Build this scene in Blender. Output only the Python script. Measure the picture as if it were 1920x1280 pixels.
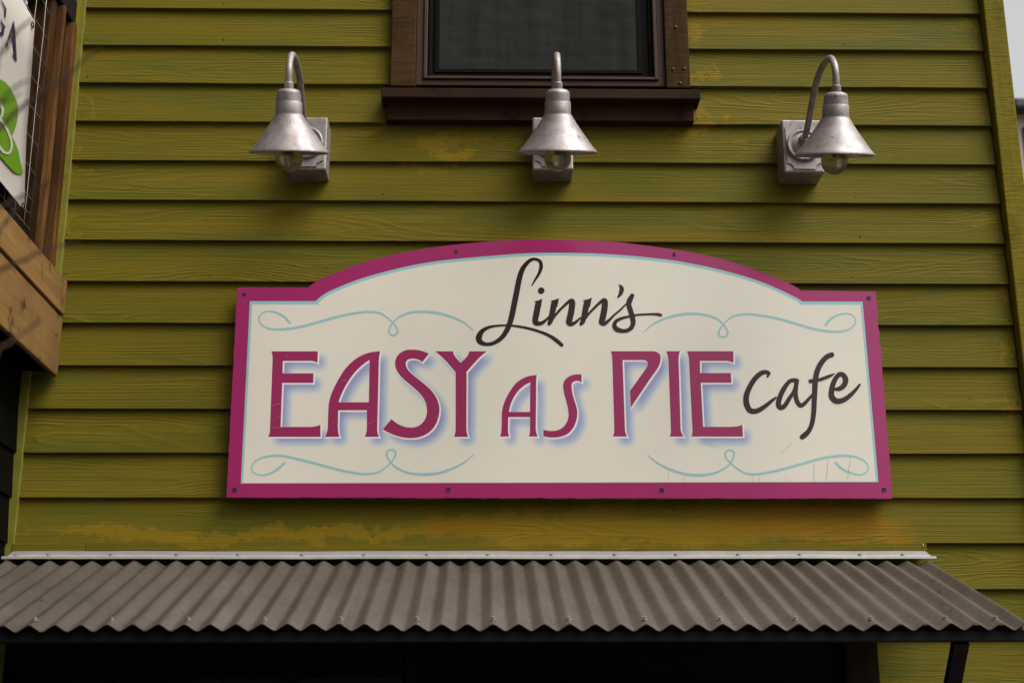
import bpy, math, random
import numpy as np
from mathutils import Vector, Matrix
from mathutils.geometry import tessellate_polygon

for o in list(bpy.data.objects):
    bpy.data.objects.remove(o, do_unlink=True)
sc = bpy.context.scene
COL = sc.collection
R = math.radians
random.seed(7)

# ------------------------------------------------------------------ camera
CZ = 1.6                                   # eye height; wall face is y = 0, street side is -y
CAM = Vector((0.0, -4.717, CZ))
FWD = Vector((0.0197955, 0.95802317, 0.28600654))
RGT = Vector((0.99980081, -0.01969662, -0.00322279))
UPV = Vector((-0.00254586, -0.28601337, 0.95822224))
FPX = 2667.0
cd = bpy.data.cameras.new('camera'); cam = bpy.data.objects.new('camera', cd); COL.objects.link(cam)
m = Matrix((RGT, UPV, -FWD)).transposed().to_4x4(); m.translation = CAM
cam.matrix_world = m
cd.sensor_width = 36; cd.lens = 36 * FPX / 1920; cd.clip_end = 500; cd.clip_start = .05
cd.dof.use_dof = True; cd.dof.focus_distance = 4.85; cd.dof.aperture_fstop = 4.0
sc.camera = cam

# ------------------------------------------------------------------ sky, sun, exposure
SUN_EL, SUN_AZ = R(56), R(58)              # azimuth: to the right of the street-side wall normal
w = bpy.data.worlds.new('World'); sc.world = w; w.use_nodes = True
wn = w.node_tree; wn.nodes.clear()
sky = wn.nodes.new('ShaderNodeTexSky'); sky.sky_type = 'NISHITA'; sky.sun_disc = False
sky.sun_elevation = SUN_EL; sky.sun_rotation = math.pi - SUN_AZ
sky.air_density = 1.0; sky.dust_density = 6.0; sky.ozone_density = 1.0
hs = wn.nodes.new('ShaderNodeHueSaturation'); hs.inputs['Saturation'].default_value = .06
bg = wn.nodes.new('ShaderNodeBackground'); bg.inputs['Strength'].default_value = .11
wo = wn.nodes.new('ShaderNodeOutputWorld')
wn.links.new(sky.outputs[0], hs.inputs['Color']); wn.links.new(hs.outputs[0], bg.inputs[0]); wn.links.new(bg.outputs[0], wo.inputs[0])
sd = bpy.data.lights.new('sun', 'SUN'); sd.energy = 1.5; sd.angle = R(42); sd.color = (1, .965, .91)
sun = bpy.data.objects.new('sun', sd); COL.objects.link(sun)
sdir = Vector((math.sin(SUN_AZ) * math.cos(SUN_EL), -math.cos(SUN_AZ) * math.cos(SUN_EL), math.sin(SUN_EL)))
sun.rotation_euler = sdir.to_track_quat('Z', 'Y').to_euler(); sun.location = (3, -3, 9)
sc.view_settings.view_transform = 'Standard'; sc.view_settings.look = 'None'
sc.view_settings.exposure = 0.88; sc.view_settings.gamma = 1
sc.render.engine = 'CYCLES'

# ------------------------------------------------------------------ pixel -> place helpers (photo is 1920 x 1280)
def ray(px, py):
    return FWD + RGT * ((px - 960) / FPX) - UPV * ((py - 640) / FPX)
def W(px, py, Y=0.0):                      # on a plane parallel to the cafe wall
    d = ray(px, py); return CAM + d * ((Y - CAM.y) / d.y)
def WX(px, py, X):                         # on a plane parallel to the side wall
    d = ray(px, py); return CAM + d * ((X - CAM.x) / d.x)
def WT(px, py, t):
    return CAM + ray(px, py) * t

# ------------------------------------------------------------------ mesh helpers
class MB:
    def __init__(s): s.v = []; s.f = []; s.sm = []
    def add(s, vs, fs, smooth=False):
        b = len(s.v); s.v += [tuple(p) for p in vs]; s.f += [tuple(i + b for i in f) for f in fs]; s.sm += [smooth] * len(fs); return s
    def box(s, x0, x1, y0, y1, z0, z1):
        return s.add([(x, y, z) for x in (x0, x1) for y in (y0, y1) for z in (z0, z1)],
                     [(0, 1, 3, 2), (4, 6, 7, 5), (0, 4, 5, 1), (2, 3, 7, 6), (0, 2, 6, 4), (1, 5, 7, 3)])
    def lathe(s, prof, o=(0, 0, 0), axis=(0, 0, 1), n=48, smooth=True):
        a = Vector(axis).normalized(); t = Vector((1, 0, 0)) if abs(a.x) < .9 else Vector((0, 1, 0))
        u = a.cross(t).normalized(); v = a.cross(u); o = Vector(o)
        vs = []; fs = []
        for r, h in prof:
            for k in range(n):
                c = 2 * math.pi * k / n; vs.append(o + a * h + u * (r * math.cos(c)) + v * (r * math.sin(c)))
        for i in range(len(prof) - 1):
            for k in range(n):
                k2 = (k + 1) % n; fs.append((i * n + k, i * n + k2, (i + 1) * n + k2, (i + 1) * n + k))
        return s.add(vs, fs, smooth)
    def tube(s, path, rad, n=12, cap=True):
        P = [Vector(p) for p in path]; vs = []; fs = []; prev = None
        rr = rad if hasattr(rad, '__len__') else [rad] * len(P)
        for i, p in enumerate(P):
            t = (P[min(i + 1, len(P) - 1)] - P[max(i - 1, 0)]).normalized()
            if prev is None: u = t.orthogonal().normalized()
            else: u = (prev - t * prev.dot(t)).normalized()
            prev = u; v = t.cross(u)
            for k in range(n):
                c = 2 * math.pi * k / n; vs.append(p + (u * math.cos(c) + v * math.sin(c)) * rr[i])
        for i in range(len(P) - 1):
            for k in range(n):
                k2 = (k + 1) % n; fs.append((i * n + k, i * n + k2, (i + 1) * n + k2, (i + 1) * n + k))
        if cap: fs += [tuple(range(n))[::-1], tuple((len(P) - 1) * n + k for k in range(n))]
        return s.add(vs, fs, True)
    def prism(s, loop, f0, f1):            # loop of 2D points, f0/f1: 2D -> 3D front and back
        n = len(loop); vs = [f0(p) for p in loop] + [f1(p) for p in loop]
        tr = tessellate_polygon([[Vector((p[0], p[1], 0)) for p in loop]])
        s.add(vs, [tuple(t) for t in tr] + [tuple(i + n for i in t[::-1]) for t in tr] + [(i, (i + 1) % n, n + (i + 1) % n, n + i) for i in range(n)])
        return s
    def sheet(s, loops, f):
        flat = [p for l in loops for p in l]
        tr = tessellate_polygon([[Vector((p[0], p[1], 0)) for p in l] for l in loops])
        return s.add([f(p) for p in flat], [tuple(t) for t in tr])
    def obj(s, name, mat, parent=None, bevel=0, seg=2):
        me = bpy.data.meshes.new(name); me.from_pydata(s.v, [], s.f); me.update()
        for p, q in zip(me.polygons, s.sm): p.use_smooth = q
        o = bpy.data.objects.new(name, me); COL.objects.link(o)
        if mat: me.materials.append(mat)
        if parent: o.parent = parent
        if bevel:
            b = o.modifiers.new('bevel', 'BEVEL'); b.width = bevel; b.segments = seg; b.limit_method = 'ANGLE'
        return o
def tag(o, label=None, cat=None, group=None, kind=None):
    if label: o['label'] = label
    if cat: o['category'] = cat
    if group: o['group'] = group
    if kind: o['kind'] = kind
    return o
def empty(name, label, cat, group=None, loc=(0, 0, 0)):
    o = bpy.data.objects.new(name, None); COL.objects.link(o); o.location = loc; o.empty_display_size = .1
    return tag(o, label, cat, group)
def spline(pts, n=10):                     # Catmull-Rom through points of any dimension
    P = [np.array(p, float) for p in pts]; P = [2 * P[0] - P[1]] + P + [2 * P[-1] - P[-2]]; out = []
    for i in range(1, len(P) - 2):
        for k in range(n):
            t = k / n
            out.append(.5 * ((2 * P[i]) + (-P[i-1] + P[i+1]) * t + (2*P[i-1] - 5*P[i] + 4*P[i+1] - P[i+2]) * t*t + (-P[i-1] + 3*P[i] - 3*P[i+1] + P[i+2]) * t**3))
    out.append(P[-2]); return out

# ------------------------------------------------------------------ materials
class NT:
    def __init__(s, name):
        s.m = bpy.data.materials.new(name); s.m.use_nodes = True; s.t = s.m.node_tree; s.b = s.t.nodes['Principled BSDF']
    def n(s, kind, **kw):
        d = s.t.nodes.new(kind)
        for k, v in kw.items():
            if k.startswith('i_'):
                key = k[2:]; key = int(key) if key.isdigit() else key
                s.set(d.inputs[key], v)
            else: setattr(d, k, v)
        return d
    def set(s, sock, v):
        if isinstance(v, bpy.types.NodeSocket): s.t.links.new(v, sock)
        elif isinstance(v, bpy.types.Node): s.t.links.new(v.outputs[0], sock)
        else: sock.default_value = v
    def math(s, op, a, b=0.0, c=0.0, clamp=False):
        d = s.n('ShaderNodeMath', operation=op, use_clamp=clamp); s.set(d.inputs[0], a); s.set(d.inputs[1], b); s.set(d.inputs[2], c); return d.outputs[0]
    def vmath(s, op, a, b=(0, 0, 0)):
        d = s.n('ShaderNodeVectorMath', operation=op); s.set(d.inputs[0], a); s.set(d.inputs[1], b)
        return d.outputs['Value'] if op in ('LENGTH', 'DOT_PRODUCT', 'DISTANCE') else d.outputs[0]
    def coord(s, scale=(1, 1, 1), rand=0):
        tc = s.n('ShaderNodeTexCoord').outputs['Object']
        if rand:
            r = s.n('ShaderNodeObjectInfo').outputs['Random']
            off = s.n('ShaderNodeCombineXYZ', i_0=s.math('MULTIPLY', r, rand), i_1=s.math('MULTIPLY', r, rand * .7), i_2=s.math('MULTIPLY', r, rand * .43)).outputs[0]
            tc = s.vmath('ADD', tc, off)
        return s.vmath('MULTIPLY', tc, scale)
    def noise(s, v, scale=1, detail=3, rough=.5, dist=0):
        return s.n('ShaderNodeTexNoise', i_Vector=v, i_Scale=scale, i_Detail=detail, i_Roughness=rough, i_Distortion=dist).outputs[0]
    def ramp(s, f, stops):
        d = s.n('ShaderNodeValToRGB', i_Fac=f); e = d.color_ramp.elements
        while len(e) < len(stops): e.new(.5)
        for q, (p, c) in zip(e, stops):
            q.position = p; q.color = (c, c, c, 1) if not hasattr(c, '__len__') else (*c, 1)
        return d.outputs[0]
    def mix(s, f, a, b, mode='MIX'):
        d = s.n('ShaderNodeMix', data_type='RGBA', blend_type=mode); s.set(d.inputs[0], f)
        for i, v in ((6, a), (7, b)): s.set(d.inputs[i], (*v, 1) if isinstance(v, tuple) and len(v) == 3 else v)
        return d.outputs[2]
    def bump(s, h, strength=.3, dist=.002, nrm=None):
        d = s.n('ShaderNodeBump', i_Strength=strength, i_Distance=dist, i_Height=h)
        if nrm is not None: s.set(d.inputs['Normal'], nrm)
        return d.outputs[0]
    def out(s, **kw):
        for k, v in kw.items():
            k = k.replace('_', ' ')
            if isinstance(v, tuple) and len(v) == 3 and k in ('Base Color',): v = (*v, 1)
            s.set(s.b.inputs[k], v)
        return s.m

def siding_mat():
    t = NT('olive_siding_paint')
    base = t.coord()
    c = t.coord(rand=37)
    sep = t.n('ShaderNodeSeparateXYZ', i_0=c); x, z = sep.outputs[0], sep.outputs[2]
    def v2(a, b, o=0.0): return t.n('ShaderNodeCombineXYZ', i_0=t.math('MULTIPLY', x, a), i_1=t.math('MULTIPLY', z, b), i_2=o).outputs[0]
    big = t.noise(v2(.9, 7), 1, 1.5, .5)                              # contour field -> cathedral grain
    wob = t.noise(v2(9, 26, 3.1), 1, 2, .5)
    ph = t.math('ADD', t.math('MULTIPLY', big, 21), t.math('MULTIPLY', wob, 1.1))
    ph = t.math('ADD', ph, t.math('MULTIPLY', z, 22))
    g = t.math('PINGPONG', ph, .5)
    ring = t.ramp(t.math('MULTIPLY', g, 2), [(0, 1), (.22, .45), (.6, .05), (1, 0)])
    zone = t.ramp(t.noise(v2(1.3, 5, 9.7), 1, 2), [(.42, .05), (.62, 1)])
    fine = t.noise(v2(1.6, 165), 1, 3, .6)
    fine2 = t.noise(v2(8, 330, 4), 1, 1)
    h = t.math('ADD', t.math('MULTIPLY', t.math('MULTIPLY', ring, zone), .9), t.math('MULTIPLY', t.ramp(fine, [(.35, 0), (.65, 1)]), .55))
    h = t.math('ADD', h, t.math('MULTIPLY', fine2, .2))
    olive = t.mix(t.ramp(t.noise(base, 1.7, 4, .6), [(.3, 0), (.7, 1)]), (.145, .109, .0080), (.112, .095, .0090))
    olive = t.mix(t.math('MULTIPLY', t.noise(t.coord((1.2, 1, 9), 11), 1, 3), .55), olive, (.150, .112, .009))
    brk = t.noise(t.coord((1.1, 1, 11), 17), 1, 5, .62)
    olive = t.mix(t.ramp(brk, [(.44, 0), (.66, .85)]), olive, (.082, .088, .0110))
    olive = t.mix(t.ramp(t.noise(t.coord((.8, 1, 16), 29), 1, 5, .65), [(.50, 0), (.72, .75)]), olive, (.185, .122, .0085))
    rv = t.n('ShaderNodeObjectInfo').outputs['Random']
    olive = t.mix(t.math('MULTIPLY', rv, .38), olive, (.088, .076, .0085))
    # touched-up paint and rust stains, each with its own place on the wall
    bs = t.n('ShaderNodeSeparateXYZ', i_0=base)
    flat = t.n('ShaderNodeCombineXYZ', i_0=bs.outputs[0], i_1=bs.outputs[2]).outputs[0]
    wn_ = t.n('ShaderNodeTexNoise', i_Vector=flat, i_Scale=6.0, i_Detail=6.0, i_Roughness=.7)
    warp = t.vmath('MULTIPLY', t.vmath('SUBTRACT', wn_.outputs['Color'], (.5, .5, .5)), (.55, .24, 0))
    fl = t.vmath('ADD', flat, warp)
    def spots(lst):
        acc = None
        for px, py, rx, ry, st in lst:
            p = W(px, py); s_ = 5.0 / FPX
            d = t.vmath('LENGTH', t.vmath('MULTIPLY', t.vmath('SUBTRACT', fl, (p.x, p.z, 0)), (1 / (rx * s_), 1 / (ry * s_), 0)))
            k = t.n('ShaderNodeMapRange', interpolation_type='SMOOTHSTEP', i_0=d, i_1=1.1, i_2=.6, i_3=0.0, i_4=st).outputs[0]
            acc = k if acc is None else t.math('MAXIMUM', acc, k)
        return acc
    gold = spots([(828, 262, 46, 18, .7), (856, 284, 30, 20, .9), (905, 258, 60, 8, .5), (300, 1002, 260, 15, .75), (620, 1004, 260, 15, .8), (1180, 990, 420, 34, .9), (1350, 960, 260, 30, .6),
                  (1890, 560, 9, 26, .9), (1893, 650, 8, 32, .8), (1905, 770, 8, 40, .6), (1312, 60, 13, 26, .85), (1318, 130, 13, 28, .8),
                  (1330, 205, 22, 30, .8), (1315, 246, 34, 13, .9), (1250, 248, 90, 6, .6), (720, 245, 22, 9, .6), (165, 200, 12, 40, .5), (150, 290, 10, 40, .5),
                  (140, 420, 10, 40, .4), (800, 318, 60, 12, .4), (1370, 272, 12, 10, .7), (1855, 415, 22, 14, .45), (1830, 50, 16, 20, .4), (520, 318, 26, 9, .3)])
    rust = spots([(845, 992, 80, 26, .75), (1520, 972, 190, 34, .9), (1290, 998, 150, 14, .4), (1590, 1000, 130, 20, .8), (540, 1008, 120, 9, .35)])
    col = t.mix(t.math('MULTIPLY', gold, .8), olive, (.235, .145, .009))
    col = t.mix(t.math('MULTIPLY', rust, .9), col, (.225, .112, .006))
    speck = t.ramp(t.noise(base, 75, 2), [(.735, 0), (.77, 1)])
    col = t.mix(t.math('MULTIPLY', speck, .5), col, (.03, .03, .01))
    col = t.mix(t.math('MULTIPLY', t.math('MULTIPLY', ring, zone), .22), col, (.18, .145, .018))
    return t.out(Base_Color=col, Roughness=.62, Specular_IOR_Level=.06, Normal=t.bump(h, .75, .0020))

def wood_mat(name, c1, c2, c3, axis='x', scale=1.0, rough=.75, saw=0, bump=.4, dark_knots=.0):
    t = NT(name); sc_ = {'x': (3, 40, 40), 'y': (40, 3, 40), 'z': (40, 40, 3)}[axis]
    sc_ = tuple(v * scale for v in sc_)
    v = t.coord(sc_, 23); n1 = t.noise(v, 1, 4, .6, .6)
    n2 = t.noise(t.coord((2, 2, 2), 5), 1, 3)
    col = t.mix(t.ramp(n1, [(.35, 0), (.65, 1)]), c1, c2)
    col = t.mix(t.ramp(n2, [(.4, 0), (.75, 1)]), col, c3)
    h = n1
    if saw:                                  # rough-sawn marks across the board
        q = {'x': (120, 20, 12), 'z': (12, 20, 120), 'y': (20, 120, 12)}[axis]
        s2 = t.noise(t.coord(q, 3), 1, 2, .7)
        h = t.math('ADD', h, t.math('MULTIPLY', s2, saw)); col = t.mix(t.math('MULTIPLY', t.ramp(s2, [(.35, 1), (.55, 0)]), .45), col, (c1[0] * .4, c1[1] * .4, c1[2] * .4))
    if dark_knots:
        k = t.ramp(t.noise(t.coord((9, 9, 9), 19), 1, 4, .65), [(.57, 0), (.70, 1)])
        col = t.mix(t.math('MULTIPLY', k, dark_knots), col, (.008, .006, .004))
    return t.out(Base_Color=col, Roughness=rough, Specular_IOR_Level=.05, Normal=t.bump(h, bump, .0025))

def paint_mat(name, c, rough=.5, spec=.4, var=.12, metallic=0, bump=0):
    t = NT(name); n1 = t.noise(t.coord(), 14, 4, .6)
    d = tuple(v * (1 - 2.2 * var) for v in c)
    col = t.mix(t.ramp(n1, [(.3, 0), (.7, 1)]), d, c)
    kw = dict(Base_Color=col, Roughness=rough, Specular_IOR_Level=spec, Metallic=metallic)
    if bump: kw['Normal'] = t.bump(t.noise(t.coord(), 160, 3), bump, .001)
    return t.out(**kw)

def lamp_metal():
    t = NT('weathered_galvanised_lamp'); v = t.coord(rand=9)
    n1 = t.noise(v, 22, 5, .65); n2 = t.noise(v, 150, 2)
    col = t.mix(t.ramp(n1, [(.35, 0), (.66, 1)]), (.205, .176, .165), (.32, .282, .265))
    pit = t.ramp(n2, [(.66, 0), (.70, 1)])
    col = t.mix(t.math('MULTIPLY', pit, .7), col, (.05, .04, .035))
    chip = t.ramp(t.noise(v, 34, 3, .7), [(.665, 0), (.69, 1)])
    col = t.mix(t.math('MULTIPLY', chip, .8), col, (.045, .03, .025))
    ru = t.ramp(t.noise(v, 9, 3), [(.62, 0), (.75, 1)])
    col = t.mix(t.math('MULTIPLY', ru, .35), col, (.22, .13, .08))
    return t.out(Base_Color=col, Metallic=.5, Roughness=t.ramp(n1, [(.3, .60), (.7, .46)]), Normal=t.bump(t.math('ADD', n1, t.math('MULTIPLY', n2, .4)), .12, .001))

def roof_metal():
    t = NT('weathered_corrugated_steel'); v = t.coord(rand=5)
    n1 = t.noise(t.vmath('MULTIPLY', v, (9, 3, 3)), 1, 5, .65); n2 = t.noise(v, 60, 3, .6)
    col = t.mix(t.ramp(n1, [(.3, 0), (.7, 1)]), (.072, .058, .047), (.125, .105, .090))
    col = t.mix(t.math('MULTIPLY', t.ramp(n2, [(.4, 0), (.7, 1)]), .35), col, (.15, .128, .112))
    dirt = t.ramp(t.noise(v, 34, 2), [(.70, 0), (.73, 1)])
    col = t.mix(t.math('MULTIPLY', dirt, .85), col, (.03, .022, .016))
    sw = t.ramp(t.noise(t.vmath('MULTIPLY', v, (7, 2.2, 2)), 1, 5, .6), [(.60, 0), (.78, 1)])
    col = t.mix(t.math('MULTIPLY', sw, .25), col, (.33, .30, .275))
    # rust creeping in from the cut front edge
    yy = t.n('ShaderNodeSeparateXYZ', i_0=t.coord()).outputs[1]
    ed = t.math('ADD', yy, t.math('MULTIPLY', t.noise(v, 45, 3), .012))
    rf = t.n('ShaderNodeMapRange', interpolation_type='SMOOTHSTEP', i_0=ed, i_1=-.845, i_2=-.856, i_3=0.0, i_4=.85).outputs[0]
    col = t.mix(rf, col, (.06, .028, .012))
    return t.out(Base_Color=col, Metallic=.55, Roughness=t.ramp(n2, [(.3, .50), (.7, .38)]), Normal=t.bump(n2, .08, .001))

def sign_mat(name, c, c2=None, rough=.22, edge=False, ink=False):
    t = NT(name); v = t.coord()
    c2 = tuple(k * .95 for k in c)
    col = t.mix(t.ramp(t.noise(v, 3, 4, .6), [(.35, 0), (.7, 1)]), c, c2)
    scr = t.ramp(t.noise(t.vmath('MULTIPLY', v, (260, 1, 9)), 1, 1.5), [(.80, 0), (.83, 1)])
    if ink:
        a = t.n('ShaderNodeAttribute', attribute_name='ink').outputs['Fac']
        ik = t.ramp(a, [(0, c), (.35, (.47, .53, .60)), (.75, (.33, .35, .52)), (1, (.24, .23, .43))])
        col = t.mix(t.ramp(a, [(0, 0), (.12, 1)]), col, ik)
    smear = t.noise(t.vmath('MULTIPLY', v, (4, 1, 7)), 1, 4, .6)
    return t.out(Base_Color=col, Roughness=rough + .02, Specular_IOR_Level=.5,
                 Normal=t.bump(t.noise(v, 5, 1), .035, .004))

M = dict(
    siding=siding_mat(),
    trim=wood_mat('olive_painted_board', (.180, .142, .013), (.140, .116, .013), (.21, .155, .014), 'z', 1, .75, 1.0, .8, .25),
    trimlight=paint_mat('pale_green_corner_trim', (.19, .175, .022), .6, .2),
    brown=wood_mat('brown_stained_rough_wood', (.036, .018, .006), (.060, .032, .010), (.080, .043, .014), 'z', 1, .7, .7, .6, .8),
    brownx=wood_mat('brown_stained_sill_wood', (.020, .011, .006), (.032, .018, .009), (.040, .022, .011), 'x', 1, .7, 0, .4, .7),
    frame=paint_mat('bronze_window_frame', (.062, .030, .017), .55, .2),
    sash=paint_mat('black_window_sash', (.0045, .004, .0038), .6, .05),
    dark=paint_mat('dark_brown_paint', (.010, .007, .0055), .7, .15),
    black=paint_mat('black_painted_steel', (.006, .005, .005), .6, .2),
    lamp=lamp_metal(), roof=roof_metal(),
    flash=paint_mat('galvanised_flashing', (.37, .345, .325), .5, .5, .08, .2),
    screw=paint_mat('zinc_screw', (.42, .40, .38), .35, .5, .15, .7),
    hole=paint_mat('dark_screw', (.012, .010, .010), .5, .4),
    beam=wood_mat('weathered_tan_beam', (.18, .098, .032), (.24, .140, .049), (.10, .055, .020), 'y', .6, .75, 0, .5, .95),
    cedar=wood_mat('dark_cedar', (.018, .008, .0035), (.070, .030, .010), (.012, .006, .003), 'z', 1.6, .6, 0, .5),
    cedarlight=wood_mat('golden_cedar', (.060, .026, .008), (.160, .074, .021), (.040, .018, .006), 'z', 1.6, .55, 0, .5),
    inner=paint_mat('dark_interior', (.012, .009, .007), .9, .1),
    wire=paint_mat('galvanised_wire', (.30, .27, .24), .45, .5, .1, .5),
    banner=sign_mat('white_vinyl_banner', (.40, .365, .325), (.36, .325, .29), .5),
    bgreen=sign_mat('green_banner_print', (.085, .20, .003), (.07, .175, .003), .45),
    bpurple=sign_mat('purple_banner_print', (.020, .009, .050), None, .45),
    pink=sign_mat('magenta_sign_border', (.335, .022, .125), (.30, .018, .105), .20),
    cream=sign_mat('cream_sign_face', (.735, .68, .575), (.72, .665, .56), .24),
    ink=sign_mat('cream_sign_face_with_blue_print', (.735, .68, .575), (.72, .665, .56), .24, ink=True),
    blue=sign_mat('aqua_sign_line', (.30, .52, .53), (.27, .48, .50), .24),
    white=sign_mat('white_letter_edge', (.80, .77, .74), None, .24),
    letter=sign_mat('magenta_letter', (.305, .026, .100), (.27, .02, .085), .22),
    script=sign_mat('dark_brown_script', (.022, .011, .011), None, .25),
    edge=wood_mat('raw_sign_edge', (.16, .02, .06), (.42, .34, .25), (.10, .012, .035), 'z', .8, .8, 0, .6),
    bark=wood_mat('grey_brown_bark', (.022, .014, .010), (.034, .022, .015), (.016, .011, .008), 'z', .6, .9, 0, .8),
    concrete=paint_mat('concrete_paving', (.10, .092, .084), .85, .2, .12, 0, .4),
    asphalt=paint_mat('asphalt', (.055, .054, .053), .9, .2, .15, 0, .6),
    pale=paint_mat('pale_pink_render', (.60, .50, .49), .8, .2, .05),
    rustedge=paint_mat('rusted_cut_edge', (.045, .020, .009), .8, .1, .2),
    nailhead=paint_mat('painted_nail', (.05, .045, .012), .6, .2),
    crack=paint_mat('fine_crack', (.50, .455, .38), .6, .2),
    scratch=paint_mat('pale_scratch', (.46, .22, .27), .6, .2),
    darkwood=wood_mat('dark_stained_door_wood', (.012, .007, .004), (.020, .011, .006), (.008, .005, .003), 'z', 1, .8, .4, .4),
    blocker_slope=paint_mat('wooded_blocker_slope', (.045, .055, .028), .9, .1, .2, 0, .8),
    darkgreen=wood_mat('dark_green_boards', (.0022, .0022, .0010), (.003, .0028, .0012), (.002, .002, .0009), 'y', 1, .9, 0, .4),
    slate=paint_mat('grey_roof_edge', (.05, .055, .055), .6, .3),
)
def glass_mat(name, tint, rough=.03, trans=1.0):
    t = NT(name); return t.out(Base_Color=tint, Roughness=rough, IOR=1.45, Transmission_Weight=trans)
M['bulb'] = NT('dusty_bulb_glass').out(Base_Color=(.52, .46, .30), Roughness=.28, IOR=1.3, Transmission_Weight=.9)
M['glass'] = NT('dark_window_glass').out(Base_Color=(.010, .011, .012), Roughness=.04, Specular_IOR_Level=.6)
def screen_mat():
    t = NT('grey_insect_screen'); v = t.coord()
    a = t.noise(t.vmath('MULTIPLY', v, (26, 1, 2.0)), 1, 3); b = t.noise(t.vmath('MULTIPLY', v, (3, 1, 30)), 1, 3)
    wv = t.n('ShaderNodeTexWave', wave_type='BANDS', bands_direction='DIAGONAL', i_Vector=t.vmath('MULTIPLY', v, (4, 0, 9)), i_Scale=1.0, i_Distortion=5.0, i_Detail=1.5)
    f = t.math('ADD', t.math('MULTIPLY', a, .45), t.math('MULTIPLY', b, .45)); f = t.math('ADD', f, t.math('MULTIPLY', wv.outputs[1], .05))
    return t.out(Base_Color=t.ramp(f, [(.30, (.013, .0135, .012)), (.72, (.036, .036, .033))]), Roughness=.75, Specular_IOR_Level=.06)
M['screen'] = screen_mat()

# ================================================================== SETTING
tag(MB().add([(-150, -150, -.14), (150, -150, -.14), (150, 150, -.14), (-150, 150, -.14)], [(0, 1, 2, 3)]).obj('road', M['asphalt']), kind='structure')
tag(MB().box(-30, 30, -6.2, 12, -.30, 0).obj('pavement', M['concrete'], bevel=.02), kind='structure')

# unseen wooded hillside across the street, added and shaped to block the low sky
hv = []; hf = []; rh = random.Random(5); NX, NY_ = 60, 12
for j in range(NY_ + 1):
    for i in range(NX + 1):
        x = -90 + 180 * i / NX; f = j / NY_
        top_ = 44 - 35 * max(0, min(1, (x + 18) / 32)) + .8 * math.sin(i * .9) + .5 * math.sin(i * 2.3 + 1)
        hv.append((x, -22 - 28 * f - .004 * x * x * 0 , -.2 + top_ * (1 - (1 - f) ** 1.7) + rh.uniform(-.5, .5) * f))
for j in range(NY_):
    for i in range(NX):
        a = j * (NX + 1) + i; hf.append((a, a + 1, a + NX + 2, a + NX + 1))
tag(MB().add(hv, hf, True).obj('hills_sky_blocker', M['blocker_slope']), kind='structure')

# ================================================================== CAFE BUILDING
E_ = .1524
Z0 = 2.691 + CZ                                        # lower edge of plank 0
bld = empty('cafe_building', 'olive green lap sided cafe building behind the pink bordered sign', 'building', loc=(0, 0, 0))
wall = MB().box(-1.62, 1.925, .030, 5.0, .002, 5.35).obj('wall', M['trim'], bld)
WINL, WINR = -.335, .745
XL_UP, XL_LO, XR = -1.4845, -1.556, 1.853
def plank(x0, x1, zb, k):
    th = .0125; h = E_ + .028
    b = MB()
    n = max(2, int((x1 - x0) / .25)); rnd = random.Random(k)
    xs = [x0 + (x1 - x0) * i / n for i in range(n + 1)]
    jz = [rnd.uniform(-.0007, .0007) for _ in xs]; jy = [rnd.uniform(-.0008, .0006) for _ in xs]
    vs = []
    for x, a, c in zip(xs, jz, jy):
        vs += [(x, 0 + c, zb + a + .0012), (x, .0012 + c, zb + a), (x, .0215, zb + a + .0005), (x, .0285, zb + h), (x, .0195 + c * .3, zb + h)]
    fs = []
    for i in range(n):
        p, q = i * 5, i * 5 + 5
        for j in range(5): fs.append((p + j, q + j, q + (j + 1) % 5, p + (j + 1) % 5))
    fs += [(0, 1, 2, 3, 4), tuple(n * 5 + j for j in (4, 3, 2, 1, 0))]
    b.add(vs, fs); return b.obj('plank', M['siding'], wall)
for k in range(-5, 28):
    zb = Z0 - k * E_
    if zb < .05: break
    xl = XL_UP if zb > 1.6 + CZ - .2 else XL_LO
    if zb > 2.36 + CZ:
        plank(xl, WINL, zb, k); plank(WINR, XR, zb, k + 100)
    elif zb < .55 + CZ:
        plank(1.285, XR, zb, k)
    else: plank(xl, XR, zb, k)
nail = MB().lathe([(0, .0012), (.0028, .001), (.0040, -.0006)], (0, 0, 0), (0, -1, 0), 8).obj('nail', M['nailhead'], wall)
first = True; rn = random.Random(21)
for k in range(-1, 15):
    zb = Z0 - k * E_
    for x in (XL_UP + .035, WINL - .03, WINR + .03, XR - .03, -.95, .28, 1.32):
        if rn.random() < .45: continue
        if (abs(x) < 1.3 and zb < 2.36 + CZ) and rn.random() < .6: continue
        if WINL < x < WINR and zb > 2.2 + CZ: continue
        if zb < .62 + CZ and x < 1.3: continue
        o = nail if first else nail.copy()
        if not first: COL.objects.link(o)
        first = False; o.location = (x + rn.uniform(-.02, .02), .0022, zb + .022 + rn.uniform(-.004, .006))
# right corner board, with its edge return, and the narrow corner strips on the left
p0, p1 = W(1859.8, 150, -.032), W(1899, 150, -.032)
MB().box(p0.x, p1.x, -.032, .03, .004, 5.3).obj('corner_board', M['trim'], bld, .004)
MB().box(XL_UP - .02, XL_UP + .010, -.006, .02, 1.52 + CZ, 5.0).obj('corner_strip', M['trimlight'], bld, .002)
MB().box(XL_LO - .02, XL_LO + .010, -.008, .02, .05, 1.30 + CZ).obj('corner_strip', M['trimlight'], bld, .002)
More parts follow.
